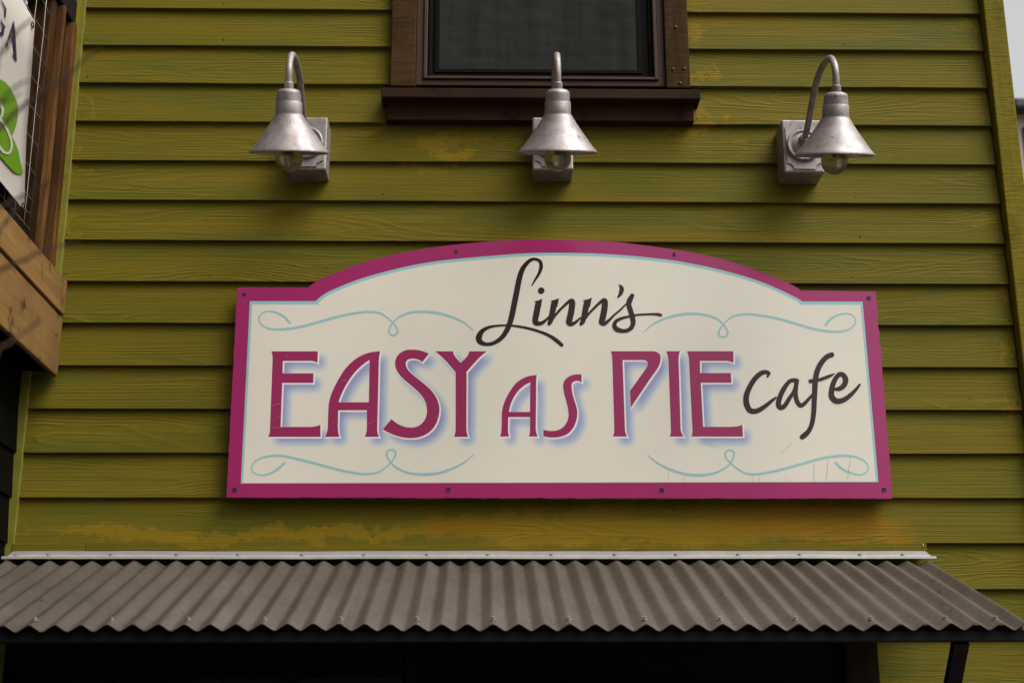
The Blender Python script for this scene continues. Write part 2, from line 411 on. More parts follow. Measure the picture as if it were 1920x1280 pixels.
# ---- upper window
win = MB().box(-.262, .676, .004, .032, 2.372 + CZ, 3.36 + CZ).obj('window', M['sash'], bld)
WT_ = 3.36 + CZ
def atx(px, Y): return W(px, 100, Y).x
def atz(py, Y): return W(1000, py, Y).z
c1 = MB().box(atx(733, -.03), atx(779.5, -.03), -.03, .02, atz(163, -.03), WT_).obj('casing', M['brown'], win, .003)
c2 = MB().box(atx(1247.5, -.03), atx(1292, -.03), -.03, .02, atz(163, -.03), WT_).obj('casing', M['brown'], win, .003)
MB().box(-.36, .77, -.035, .02, WT_ + .002, WT_ + .09).obj('head_casing', M['brownx'], win, .003)
s = MB().box(atx(716.5, -.075), atx(1310, -.075), -.075, .02, atz(184, -.075), atz(166, -.075)).obj('sill', M['brownx'], win, .003)
MB().box(atx(727, -.032), atx(1296, -.032), -.032, .02, atz(226, -.032), atz(182, -.032)).obj('apron', M['brownx'], win, .003)
fr = MB(); xl, xr = atx(780.5, -.012), atx(1246, -.012); zb = atz(161, -.012)
def ring(b, xl, xr, zb, zt, wd, y0, y1, wb=None):
    wb = wb or wd
    b.box(xl, xl + wd, y0, y1, zb, zt); b.box(xr - wd, xr, y0, y1, zb, zt); b.box(xl + wd, xr - wd, y0, y1, zb, zb + wb)
ring(fr, xl, xr, zb, WT_, .026, -.012, .018, .022)
fr.obj('frame', M['frame'], win, .002)
fr = MB(); ring(fr, xl + .027, xr - .027, zb + .023, WT_, .014, -.020, .018, .011); fr.obj('frame_bead', M['frame'], win, .003)
fr = MB(); ring(fr, xl + .044, xr - .044, zb + .036, WT_, .012, -.004, .018); fr.obj('sash', M['sash'], win, .002)
gx0, gx1, gz = atx(824, 0), atx(1194, 0), atz(130, 0)
fr = MB(); ring(fr, gx0 - .018, gx1 + .018, gz - .016, WT_, .018, -.001, .018, .016); fr.obj('screen_frame', M['sash'], win, .002)
MB().box(gx0, gx1, .0005, .003, gz, WT_).obj('insect_screen', M['screen'], win)
for px, py in [(1267, 51), (1262, 130), (1283, 129), (1275, 156)]:
    p = W(px, py, -.031); MB().lathe([(0, .0022), (.0045, .002), (.006, 0)], p, (0, -1, 0), 10).obj('nail', M['hole'], win)
# ---- storefront in the shade of the awning
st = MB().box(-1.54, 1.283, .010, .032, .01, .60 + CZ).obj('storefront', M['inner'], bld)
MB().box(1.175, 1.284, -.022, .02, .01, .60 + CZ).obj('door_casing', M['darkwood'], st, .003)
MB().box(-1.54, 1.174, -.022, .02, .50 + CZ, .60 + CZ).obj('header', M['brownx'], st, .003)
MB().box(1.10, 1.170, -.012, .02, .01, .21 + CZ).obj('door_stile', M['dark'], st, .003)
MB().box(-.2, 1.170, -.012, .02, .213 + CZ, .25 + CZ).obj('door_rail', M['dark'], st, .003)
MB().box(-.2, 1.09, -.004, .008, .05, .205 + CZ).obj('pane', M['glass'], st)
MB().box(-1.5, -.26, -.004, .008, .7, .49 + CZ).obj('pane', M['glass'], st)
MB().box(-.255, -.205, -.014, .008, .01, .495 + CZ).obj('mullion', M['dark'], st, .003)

# ================================================================== SIDE BUILDING with overhanging porch
XB = -1.453
side = empty('porch_wing', 'side wing with tan plank beam and wire screened wooden opening above it', 'building', loc=(0, 0, 0))
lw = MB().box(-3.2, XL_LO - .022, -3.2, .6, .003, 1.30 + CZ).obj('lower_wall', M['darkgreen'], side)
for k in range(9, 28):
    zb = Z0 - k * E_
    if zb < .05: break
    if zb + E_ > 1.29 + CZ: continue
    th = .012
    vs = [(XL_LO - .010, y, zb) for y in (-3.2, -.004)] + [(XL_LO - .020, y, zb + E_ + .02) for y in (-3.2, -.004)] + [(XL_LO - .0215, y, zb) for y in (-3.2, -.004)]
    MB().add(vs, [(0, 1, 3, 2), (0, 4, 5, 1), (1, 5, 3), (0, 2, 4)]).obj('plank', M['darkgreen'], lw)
zt, zm, zl = 1.617 + CZ, 1.489 + CZ, 1.277 + CZ
bm_ = MB().box(-1.62, XB - .020, -3.1, -.012, zl + .02, zt - .03).obj('beam', M['dark'], side)
MB().box(XB - .018, XB + .006, -3.15, -.010, zm + .004, zt).obj('beam_plank', M['beam'], bm_, .004)
MB().box(XB - .018, XB, -3.15, -.004, zl, zm - .004).obj('beam_plank', M['beam'], bm_, .004)
MB().box(-3.2, XB - .03, -3.15, .0, zl + .02, zl + .045).obj('soffit', M['dark'], side)
# wooden opening: green return, stepped cedar jamb, dark room behind
XW = -1.4845
zo = 1.60 + CZ; zh = 2.57 + CZ
MB().box(XW - .10, XW - .004, -.072, -.008, zt - .02, 4.9).obj('return_board', M['trim'], side, .003)
for (ya, yb, xo, name) in [(-.112, -.074, .012, 'jamb_moulding'), (-.205, -.113, -.016, 'jamb'), (-.232, -.206, .010, 'jamb_moulding'), (-.300, -.233, -.012, 'post')]:
    MB().box(XW - .10, XW + xo, ya, yb, zt - .02 if name != 'post' else zt + .03, zh).obj(name, M['cedarlight'] if 'moulding' in name else M['cedar'], side, .006)
MB().box(XW - .12, XW - .02, -3.1, -.301, zt - .01, zt + .075).obj('bottom_rail', M['dark'], side, .004)
MB().box(XW - .12, XW + .002, -3.1, -.074, zh + .002, zh + .10).obj('header', M['dark'], side, .004)
MB().box(XW - .12, XW - .001, -3.1, -.074, zh + .101, zh + 4.6).obj('fascia_sky_blocker', M['dark'], side, .004)  # carried far above the view, height added to block sky from the left
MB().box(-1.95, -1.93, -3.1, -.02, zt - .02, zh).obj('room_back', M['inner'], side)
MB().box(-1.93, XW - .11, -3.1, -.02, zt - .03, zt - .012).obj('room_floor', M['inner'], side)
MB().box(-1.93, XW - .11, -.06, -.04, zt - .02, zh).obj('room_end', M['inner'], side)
for yy in (-.62, -1.3, -2.0):
    MB().box(-1.9, XW - .11, yy - .03, yy + .03, zh - .11, zh - .002).obj('rafter', M['cedar'], side, .003)
wr = MB(); XM = XW - .012
z = zt + .08
while z < zh:
    wr.tube([(XM + random.uniform(-.001, .001), y_, z + random.uniform(-.003, .003)) for y_ in np.linspace(-3.05, -.302, 30)], .0017, 6); z += .0985
y_ = -.372
while y_ > -3.05:
    wr.tube([(XM + .003, y_ + random.uniform(-.003, .003), q) for q in np.linspace(zt + .07, zh, 10)], .0017, 6); y_ -= .0985
wr.obj('wire_screen', M['wire'], side)
# ---- banner on the screen
XBN = XW + .030
def zb1(x, y): return (x / 4.267, y / 4.267)
def onb(p, d=0): return WX(p[0], p[1], XBN + d)
ban = empty('banner', 'white vinyl banner with purple lettering and a green emblem on the wire screen', 'banner', loc=(0, 0, 0))
edge = [(65.5, 41), (60, 120), (55, 190), (50, 250), (47.5, 320), (46, 380), (46, 394), (50, 400)]
E3 = [onb(p) for p in edge]
bl = E3[-1].copy(); bl.y -= 1.5; tl = E3[0].copy(); tl.y -= 1.5
poly = [tl] + E3 + [bl]
nb = MB(); ncol = 24; top, bot = E3[0], E3[-2]
rows = [E3[0], E3[1], E3[2], E3[3], E3[4], E3[5], E3[6], E3[7]]
vs = []; fs = []
for r_, e in enumerate(rows):
    for c in range(ncol + 1):
        f = c / ncol
        curl = .012 if (r_ == 7 and c == 0) else 0
        vs.append((XBN + .004 * math.sin(f * 9 + r_ * .8) * min(1, f * 4) * .25 + curl, e.y - f * 1.5, e.z + (0 if r_ < 6 else 0)))
for r_ in range(len(rows) - 1):
    for c in range(ncol):
        a = r_ * (ncol + 1) + c; fs.append((a, a + 1, a + ncol + 2, a + ncol + 1))
bo = nb.add(vs, fs, True).obj('sheet', M['banner'], ban)
sm_ = bo.modifiers.new('thick', 'SOLIDIFY'); sm_.thickness = .0008; sm_.offset = -1
def bprint(name, loops, mat, d):
    return MB().sheet([[zb1(*p) for p in l] for l in loops], lambda p: onb(p, d)).obj(name, mat, ban)
bprint('letter', [[(112, 163), (122, 250), (137, 500), (96, 432), (116, 440), (106, 335), (82, 298), (62, 350), (76, 398), (44, 352), (58, 340)],
                  [(102, 225), (104, 312), (88, 286)]], M['bpurple'], .004)
bprint('letter', [[(5, -5), (12, 0), (30, 30), (52, 75), (46, 150), (38, 135), (40, 80), (15, 20)]], M['bpurple'], .004)
bprint('letter', [[(6, 148), (25, 190), (48, 222), (38, 225), (28, 290), (-12, 278), (-12, 262), (16, 258), (22, 215), (10, 185)]], M['bpurple'], .004)
gr = spline([(-40, 625), (0, 635), (45, 662), (90, 720), (125, 790), (142, 850), (140, 950), (122, 1030), (94, 1090)], 5) + spline([(96, 1098), (122, 1140), (150, 1220), (165, 1300), (184, 1370), (178, 1392), (120, 1382), (60, 1320), (0, 1250), (-40, 1200)], 5)
bprint('emblem', [[tuple(p) for p in gr]], M['bgreen'], .004)

def ribbon(b, pts, conv, place, depth0, depth1, n=8, round_ends=True):
    """a brush stroke: points (x, y, width); drawn as a flat strip that rises slightly along its length"""
    S = spline(pts, n); P = [np.array(conv(p[0], p[1])) for p in S]; k = conv(1000, 0)[0] - conv(0, 0)[0]
    Wd = [max(p[2], 1.5) * k / 1000 for p in S]; N = len(P); vs = []; fs = []
    for i in range(N):
        t = P[min(i + 1, N - 1)] - P[max(i - 1, 0)]; t = t / (np.linalg.norm(t) + 1e-9); nn = np.array((-t[1], t[0]))
        d = depth0 + (depth1 - depth0) * i / (N - 1)
        vs += [place(P[i] + nn * Wd[i] / 2, d), place(P[i] - nn * Wd[i] / 2, d)]
    for i in range(N - 1): fs.append((2 * i, 2 * i + 1, 2 * i + 3, 2 * i + 2))
    b.add(vs, fs)
    if round_ends:
        for i, sgn in ((0, -1), (N - 1, 1)):
            t = P[min(i + 1, N - 1)] - P[max(i - 1, 0)]; t = sgn * t / (np.linalg.norm(t) + 1e-9); nn = np.array((-t[1], t[0])); d = depth0 if i == 0 else depth1
            fan = [place(P[i] + (nn * math.cos(a) + t * math.sin(a)) * Wd[i] / 2, d) for a in np.linspace(0, math.pi, 8)]
            b.add(fan, [tuple(range(8))])
    return b
eb = MB()
for st_ in ([(-20, 800, 24), (5, 840, 24), (22, 880, 20), (14, 925, 16), (-15, 960, 20)],
            [(-10, 945, 28), (30, 990, 20), (65, 1055, 18), (88, 1120, 18), (92, 1180, 18), (72, 1225, 18), (30, 1215, 20), (-15, 1160, 22)]):
    ribbon(eb, st_, zb1, lambda p, d: onb(p, d), .0060, .0064)
eb.obj('emblem_line', M['banner'], ban)
for p in [(61, 47), (43, 386)]:
    q = onb(p, .003); MB().lathe([(.005, .0), (.011, .002), (.011, -.001)], q, (1, 0, 0), 16).obj('eyelet', M['hole'], ban)

# ================================================================== CAFE SIGN
YS = -.038
sign = empty('cafe_sign', 'arched cream cafe sign with magenta border and script lettering on the siding', 'sign', loc=(0, 0, 0))
def S_(p, d=0.0): return W(p[0], p[1], YS - d * .22)
arch = spline([(577, 539), (589.6, 530), (616.7, 516.7), (657, 501), (698, 488), (752, 474.7), (806, 464.7), (860.5, 457.9), (920, 452.5), (975, 450), (1032, 449.3), (1090, 450.5), (1145, 453),
               (1200, 458.8), (1278, 470), (1330, 480.4), (1382, 494), (1434.4, 513), (1473.4, 528.5), (1492, 538), (1502, 544.5)], 4)
outl = [(445, 539)] + [tuple(p) for p in arch] + [(1642.3, 546.3)]
L0, L1 = (445, 539), (424.5, 932); R0, R1 = (1642.3, 546.3), (1673.5, 934)
rg = random.Random(3)
right = [(R0[0] + (R1[0] - R0[0]) * i / 40 + rg.uniform(-.9, .9), R0[1] + (R1[1] - R0[1]) * i / 40) for i in range(1, 40)]
bott = [(R1[0] + (L1[0] - R1[0]) * i / 60, R1[1] + (L1[1] - R1[1]) * i / 60 + rg.uniform(-.6, .5)) for i in range(61)]
left = [(L1[0] + (L0[0] - L1[0]) * i / 40 + rg.uniform(-.5, .5), L1[1] + (L0[1] - L1[1]) * i / 40) for i in range(1, 40)]
outl = outl + right + bott + left
sb = MB().sheet([outl], lambda p: S_(p)).obj('border', M['pink'], sign)
bk = MB(); n = len(outl)
f3 = [S_(p, -.0004) for p in outl]; b3 = [Vector((v.x, v.y + .019, v.z)) for v in f3]
tr = tessellate_polygon([[Vector((p[0], p[1], 0)) for p in outl]])
bk.add(f3 + b3, [tuple(i + n for i in t[::-1]) for t in tr] + [(i, (i + 1) % n, n + (i + 1) % n, n + i) for i in range(n)])
bk.obj('board', M['edge'], sign)
for x in (-.7, .26, 1.22):                       # battens that hold the board off the siding
    MB().box(x - .03, x + .03, YS + .0195, .012, 2.55, 3.08).obj('batten', M['dark'], sign)
ia = spline([(591, 564.6), (603, 555), (616.7, 546.5), (657.3, 529.4), (698, 515.9), (752, 502), (806, 491.5), (860.5, 485), (922.5, 479.6), (975, 475.5), (1030, 474), (1085, 474.5), (1130.8, 476), (1193, 480.5), (1256, 487.5),
             (1278, 490.8), (1330, 501), (1382, 514), (1434, 531), (1486.5, 554.6), (1504.7, 565)], 5)
ia = [np.array(p) for p in ia]
inner = [(468.5, 564.6)] + [tuple(p) for p in ia] + [(1617.4, 565.5), (1647, 903.4), (451.5, 905.9)]
MB().sheet([inner], lambda p: S_(p, .0008)).obj('border_line', M['blue'], sign)
ia2 = []
for i, p in enumerate(ia):
    t = ia[min(i + 1, len(ia) - 1)] - ia[max(i - 1, 0)]; t /= np.linalg.norm(t); ia2.append(tuple(p + np.array((-t[1], t[0])) * 5.6))
ia2 = [p for p in ia2]
ia2[0] = (ia2[0][0] + 3, 571); ia2[-1] = (ia2[-1][0] - 2, 571.3)
face = [(472.8, 570.8)] + ia2 + [(1613.3, 571.6), (1642.3, 902.6), (455.5, 905.0)]
MB().sheet([face], lambda p: S_(p, .0016)).obj('face', M['cream'], sign)

def path(s, cx, cy, k):
    """tiny path reader: M/L/Q/C with absolute points in an enlarged view with origin cx, cy and scale k"""
    import re
    out = []; cur = None
    for cmd, arg in re.findall(r'([MLQC])([^MLQC]*)', s):
        a = [float(v) for v in re.findall(r'-?[\d.]+', arg)]; pts = [np.array(a[i:i + 2]) for i in range(0, len(a), 2)]
        if cmd in 'ML': out += pts; cur = pts[-1]
        elif cmd == 'Q':
            for t in np.linspace(0, 1, 8)[1:]: out.append(cur * (1 - t)**2 + pts[0] * 2 * t * (1 - t) + pts[1] * t * t)
            cur = pts[-1]
        else:
            for t in np.linspace(0, 1, 14)[1:]: out.append(cur * (1 - t)**3 + pts[0] * 3 * t * (1 - t)**2 + pts[1] * 3 * t * t * (1 - t) + pts[2] * t**3)
            cur = pts[-1]
    o = []
    for p in out:
        p = (cx + p[0] / k, cy + p[1] / k)
        if not o or math.hypot(p[0] - o[-1][0], p[1] - o[-1][1]) > .15: o.append(p)
    if math.hypot(o[0][0] - o[-1][0], o[0][1] - o[-1][1]) < .15: o.pop()
    return o
def offset(loop, d):
    P = [np.array(p) for p in loop]; n = len(P); area = sum(P[i][0] * P[(i + 1) % n][1] - P[(i + 1) % n][0] * P[i][1] for i in range(n))
    s = 1 if area > 0 else -1; o = []
    for i in range(n):
        a = P[i] - P[i - 1]; b = P[(i + 1) % n] - P[i]; a /= np.linalg.norm(a); b /= np.linalg.norm(b)
        na = np.array((a[1], -a[0])) * s; nb = np.array((b[1], -b[0])) * s; m_ = na + nb; l = np.linalg.norm(m_)
        if l < .3: m_ = na; l = 1
        m_ = m_ / l; c = max(.45, float(m_ @ na)); o.append(tuple(P[i] + m_ * d / c))
    return o
Z4 = (480, 630, 4.2667); Z5 = (920, 630, 3.84)
LET = [
 ([('M122,121 L495,121 L492,213 Q470,198 430,198 L215,198 L213,297 L460,297 L458,374 L210,374 L197,725 L440,725 Q490,722 516,707 L516,805 L95,805 Q112,780 112,740 L133,180 Q133,150 122,121')], Z4),
 ([('M995,121 Q985,150 983,200 L970,740 Q970,780 985,805 L870,805 Q887,770 887,730 L887,592 L658,592 L655,720 Q655,770 668,805 L550,805 Q570,780 573,740 L580,560 C585,480 640,370 700,280 C780,170 880,121 995,121'),
   ('M908,190 L903,528 L660,528 C690,430 770,270 908,190')], Z4),
 ([('M1385,140 L1330,207 C1300,180 1260,178 1240,180 C1200,185 1190,215 1205,250 C1225,300 1320,350 1400,430 C1460,500 1475,560 1465,620 C1450,740 1360,815 1240,815 C1150,815 1070,780 1015,745 L1085,660 C1120,700 1180,730 1240,730 C1320,730 1370,670 1368,590 C1365,510 1320,460 1260,410 C1200,360 1110,300 1112,215 C1115,150 1170,105 1245,107 C1300,107 1345,120 1385,140')], Z4),
 ([('M1432,121 L1578,121 C1578,160 1620,190 1637,213 C1660,190 1705,160 1705,121 L1850,121 C1800,150 1740,220 1685,285 L1683,740 Q1685,780 1698,805 L1585,805 Q1597,770 1597,740 L1597,290 C1550,230 1500,170 1432,121')], Z4),
 ([('M333,280 Q328,300 328,330 L325,670 Q328,700 340,722 L275,722 Q283,700 283,680 L283,582 L127,582 L125,680 Q127,700 133,722 L67,722 Q78,700 78,660 L80,560 C85,480 130,400 180,340 C230,295 280,280 333,280'),
   ('M285,332 L283,545 L132,545 C140,470 190,370 285,332')], Z5),
 ([('M655,275 L655,333 C630,312 590,320 583,345 C580,400 600,450 615,500 C635,560 620,640 570,690 C520,735 440,735 380,720 L380,672 C440,690 500,685 535,640 C575,590 560,530 545,470 C530,420 515,370 525,335 C545,280 610,270 655,275')], Z5),
 ([('M865,108 L1165,108 C1220,110 1230,140 1222,180 C1215,220 1190,250 1160,290 L1010,512 L1003,395 L1120,230 C1140,200 1130,172 1100,172 L950,172 L967,670 Q970,700 983,722 L880,722 Q890,700 890,670 L876,170 Q876,140 865,108')], Z5),
 ([('M1262,108 L1365,108 Q1352,130 1353,170 L1368,670 Q1372,700 1390,722 L1290,722 Q1300,700 1298,670 L1280,170 Q1275,130 1262,108')], Z5),
 ([('M1412,108 L1748,108 L1748,192 Q1720,178 1690,178 L1507,178 L1508,265 L1730,265 L1733,335 L1513,335 L1530,652 L1740,652 Q1790,650 1812,635 L1817,722 L1445,722 Q1455,700 1453,670 L1428,170 Q1424,130 1412,108')], Z5),
]
polys = []
for i, (ps, zv) in enumerate(LET):
    loops = [path(s, *zv) for s in ps]; polys.append(loops)
    lt = MB().sheet(loops, lambda p: S_(p, .0034 + .0001 * i)).obj('letter', M['letter'], sign)
    el = [[(x + 1.3, y + 1.5) for x, y in offset(l, 1.7 if j == 0 else -1.7)] for j, l in enumerate(loops)]
    MB().sheet(el, lambda p: S_(p, .0026 + .00006 * i)).obj('letter_edge', M['white'], lt)
# the soft blue print behind the lettering: ink density carried per vertex
stp = 1.5; gx = np.arange(490, 1440, stp); gy = np.arange(640, 866, stp); GX, GY = np.meshgrid(gx, gy); ink = np.zeros_like(GX)
for loops in polys:
    ins = np.zeros(GX.shape, bool)
    for l in loops:
        for (x0, y0), (x1, y1) in zip(l, l[1:] + l[:1]):
            if y0 == y1: continue
            c = ((y0 > GY - 11.5) != (y1 > GY - 11.5)) & (GX - 11.5 < (x1 - x0) * (GY - 11.5 - y0) / (y1 - y0) + x0); ins ^= c
    ink = np.maximum(ink, ins.astype(float))
for ax in (0, 1):
    for _ in range(3): ink = sum(np.roll(ink, k, ax) for k in range(-4, 5)) / 9
H_, W_ = ink.shape; keep = ink > .012; idx = -np.ones(ink.shape, int); vs = []; fs = []; val = []
for j in range(H_ - 1):
    for i in range(W_ - 1):
        if keep[j:j + 2, i:i + 2].any():
            q = []
            for a, b in ((j, i), (j, i + 1), (j + 1, i + 1), (j + 1, i)):
                if idx[a, b] < 0: idx[a, b] = len(vs); vs.append(S_((gx[b], gy[a]), .0021)); val.append(float(ink[a, b]))
                q.append(idx[a, b])
            fs.append(tuple(q))
so = MB().add(vs, fs).obj('blue_print', M['ink'], sign)
at = so.data.attributes.new('ink', 'FLOAT', 'POINT'); at.data.foreach_set('value', val)

def zc(cx, cy, k): return lambda x, y: (cx + x / k, cy + y / k)
A1, A2, A3, A6, A7, A8 = zc(400, 430, 3.692), zc(860, 440, 4.8), zc(1200, 440, 3.84), zc(1370, 630, 5.819), zc(400, 820, 3.692), zc(1180, 820, 3.692)
SP = lambda p, d: S_(p, d)
for pts, cv in [
  ([(530,647,16),(490,605,16),(440,578,14),(385,567,11),(340,580,10),(315,615,10),(330,655,10),(380,685,13),(440,692,16),(520,688,18),(620,670,18),(750,635,18),(880,600,17),(1000,577,16),(1090,571,15),(1160,582,13),(1205,612,11),(1242,645,10),(1268,680,12),(1275,712,13),(1245,735,13),(1217,712,13),(1222,680,12),(1245,643,10),(1290,605,12),(1360,577,15),(1450,569,17),(1560,580,18),(1660,610,16),(1740,648,12),(1800,697,6)], A1),
  ([(1337,650,18),(1370,610,18),(1420,580,15),(1480,568,12),(1530,580,10),(1552,620,10),(1535,660,11),(1490,688,14),(1420,698,17),(1340,694,18),(1220,670,19),(1080,628,19),(950,595,18),(830,576,17),(750,572,15),(690,582,13),(640,608,11),(598,648,10),(568,695,13),(570,725,13),(598,738,13),(628,722,13),(630,695,13),(605,652,11),(560,610,13),(490,582,16),(390,568,18),(290,575,18),(190,600,17),(100,640,12),(25,702,6)], A3),
  ([(488,178,18),(450,215,18),(400,245,16),(340,260,12),(290,250,10),(265,215,10),(285,170,11),(340,138,14),(420,126,17),(500,130,18),(600,152,18),(720,183,18),(850,218,18),(950,240,18),(1050,252,16),(1130,243,13),(1185,213,11),(1228,172,10),(1260,125,13),(1258,95,13),(1230,84,12),(1203,100,13),(1203,130,13),(1228,172,10),(1280,215,13),(1350,243,16),(1450,254,19),(1560,245,18),(1650,215,17),(1730,175,12),(1802,118,6)], A7),
  ([(1428,175,18),(1465,210,18),(1520,240,16),(1590,258,12),(1640,240,10),(1653,205,10),(1630,165,11),(1570,135,14),(1500,126,17),(1420,130,18),(1330,145,18),(1200,180,18),(1050,222,18),(950,243,17),(870,254,15),(800,245,13),(745,212,11),(700,175,10),(670,140,13),(665,105,13),(692,85,12),(722,100,13),(722,130,13),(700,178,10),(650,218,13),(580,248,16),(480,260,19),(380,250,18),(290,222,17),(200,178,12),(128,122,6)], A8)]:
    ribbon(MB(), pts, cv, SP, .0023, .0031).obj('scroll', M['blue'], sign)
def script(strokes, cv, d0, extra=None):
    b = MB()
    for i, s_ in enumerate(strokes): ribbon(b, s_, cv, SP, d0 + .0004 * i, d0 + .0004 * i + .0003)
    if extra: extra(b)
    return b.obj('script_letter', M['script'], sign)
script([[(658,458,10),(690,405,20),(725,345,28),(742,290,34),(735,245,30),(700,222,26),(655,225,30),(610,260,38),(570,320,46),(545,400,50),(525,500,52),(505,600,52),(485,700,52),(462,790,50),(430,865,46),(380,932,40),(310,976,34),(240,984,34),(190,958,50),(184,915,54),(215,864,40),(280,830,26),(360,818,20),(450,815,18),(540,825,22),(640,845,24),(740,875,26),(820,910,30),(880,950,36),(928,992,32)]], A2, .0040)
def dot(b): b.add([SP(np.array(A2(743 + 30 * math.cos(a), 503 + 30 * math.sin(a))), .0041) for a in np.linspace(0, 2 * math.pi, 25)[:-1]], [tuple(range(24))])
def stem(pts):                                        # calligraphic stem with a flick of a serif
    return lambda b: b.sheet([[A2(*p) for p in pts]], lambda p: S_(p, .0056))
def both(*fs): return lambda b: [f(b) for f in fs]
script([[(716,625,56),(704,690,56),(690,765,54),(698,795,46),(740,797,36),(780,772,26),(818,732,16)]], A2, .0042, both(dot, stem([(680,598),(712,592),(752,576),(742,650),(688,650),(694,608)])))
script([[(858,625,54),(845,690,52),(828,770,46),(814,802,32)], [(815,803,22),(880,712,22),(940,648,24),(988,606,30),(1020,600,52),(1018,660,56),(1002,745,56),(992,788,52),(1015,803,40),(1055,785,26),(1095,748,16)]], A2, .0044, stem([(828,595),(860,586),(903,571),(888,650),(830,650),(838,605)]))
script([[(1150,625,54),(1138,690,52),(1118,775,44),(1102,803,30)], [(1105,803,22),(1170,712,22),(1235,645,24),(1282,602,30),(1314,596,52),(1313,660,56),(1297,745,56),(1287,785,50),(1310,800,38),(1350,772,26),(1400,722,20),(1450,680,18),(1505,625,14)]], A2, .0046, stem([(1116,590),(1155,582),(1200,567),(1182,650),(1124,650),(1130,600)]))
script([[(1562,546,38),(1540,590,50),(1532,630,46),(1550,690,44),(1566,750,46),(1570,800,42),(1545,845,38),(1490,865,34),(1425,850,44),(1402,815,38),(1420,775,32),(1480,747,24),(1550,732,20),(1620,719,18),(1720,714,18),(1790,715,24),(1820,722,26)]], A2, .0060)
MB().sheet([[tuple(p) for p in [A2(*q) for q in [(1437,445),(1470,455),(1488,478),(1488,505),(1472,540),(1434,573),(1425,566),(1440,530),(1448,490),(1446,462)]]]], lambda p: S_(p, .0040)).obj('apostrophe', M['script'], sign)
script([[(402,440,24),(418,405,36),(385,392,46),(330,405,52),(260,470,56),(205,560,58),(172,650,62),(172,730,64),(200,797,62),(250,820,58),(320,800,52),(400,745,44),(460,695,34),(495,668,20)]], A6, .0040)
script([[(695,478,46),(640,495,44),(580,575,54),(535,670,56),(522,745,58),(548,780,54),(592,755,50),(640,680,46),(685,610,38),(712,540,38)], [(722,485,50),(712,560,48),(710,650,50),(730,720,50),(765,755,48),(810,730,42),(860,675,34),(902,625,24)]], A6, .0044)
script([[(1103,203,56),(1050,225,56),(990,290,58),(945,380,60),(925,480,60),(918,600,58),(912,720,56),(905,850,54),(885,960,50),(850,1035,52),(808,1078,58),(780,1098,54)], [(872,490,46),(930,485,34),(1000,465,36),(1070,438,34),(1130,410,14)]], A6, .0054)
script([[(1132,578,26),(1190,570,50),(1240,530,58),(1255,470,58),(1225,420,52),(1180,420,50),(1130,490,54),(1102,590,58),(1107,665,62),(1160,708,60),(1240,690,54),(1320,630,44),(1380,565,32),(1408,528,24)]], A6, .0064)
sb_ = MB()
for i, l in enumerate([((270,225),(271,305)),((382,255),(381,305)),((550,280),(546,305)),((848,250),(852,305)),((900,262),(902,305)),((1088,280),(1092,305)),((1280,170),(1279,305)),((1378,150),(1364,302)),((1532,138),(1512,292)),((520,20),(610,70)),((1050,110),(1130,30))]):
    ribbon(sb_, [(*l[0], 1.6), ((l[0][0]+l[1][0])/2+1, (l[0][1]+l[1][1])/2, 2.6), (*l[1], 1.6)], A8, SP, .0072 + .0002 * i, .0073 + .0002 * i, 3, False)
so_ = sb_.obj('crack', M['crack'], sign); so_['kind'] = 'stuff'
sb_ = MB(); A4 = zc(480, 630, 4.2667)
for i, l in enumerate([((125,556),(165,545),(203,534)),((180,650),(190,638),(196,632)),((120,726),(150,730),(200,733)),((685,350),(700,356),(735,352)),((890,705),(930,685),(965,662)),((1445,630),(1452,655),(1448,680)),((240,140),(250,160),(256,180))]):
    ribbon(sb_, [(*p, 3 if j == 1 else 1.5) for j, p in enumerate(l)], A4, SP, .0100 + .0002 * i, .0101 + .0002 * i, 4, False)
so_ = sb_.obj('scratch', M['scratch'], sign); so_['kind'] = 'stuff'
for px, py, r_ in [(458,551,3),(855.5,471.5,3.2),(1264.5,477,3.2),(1629,558.5,3.8),(440.5,917,4),(841,917,4),(1241.5,918,4),(1658,917.3,4)]:
    p = S_((px, py), .0002); r_ *= 4.9 / FPX
    MB().lathe([(0, .0016), (r_ * .55, .0016), (r_ * .6, .0028), (r_, .0018), (r_ * 1.1, 0)], p, (0, -1, 0), 16).obj('screw', M['hole'], sign)

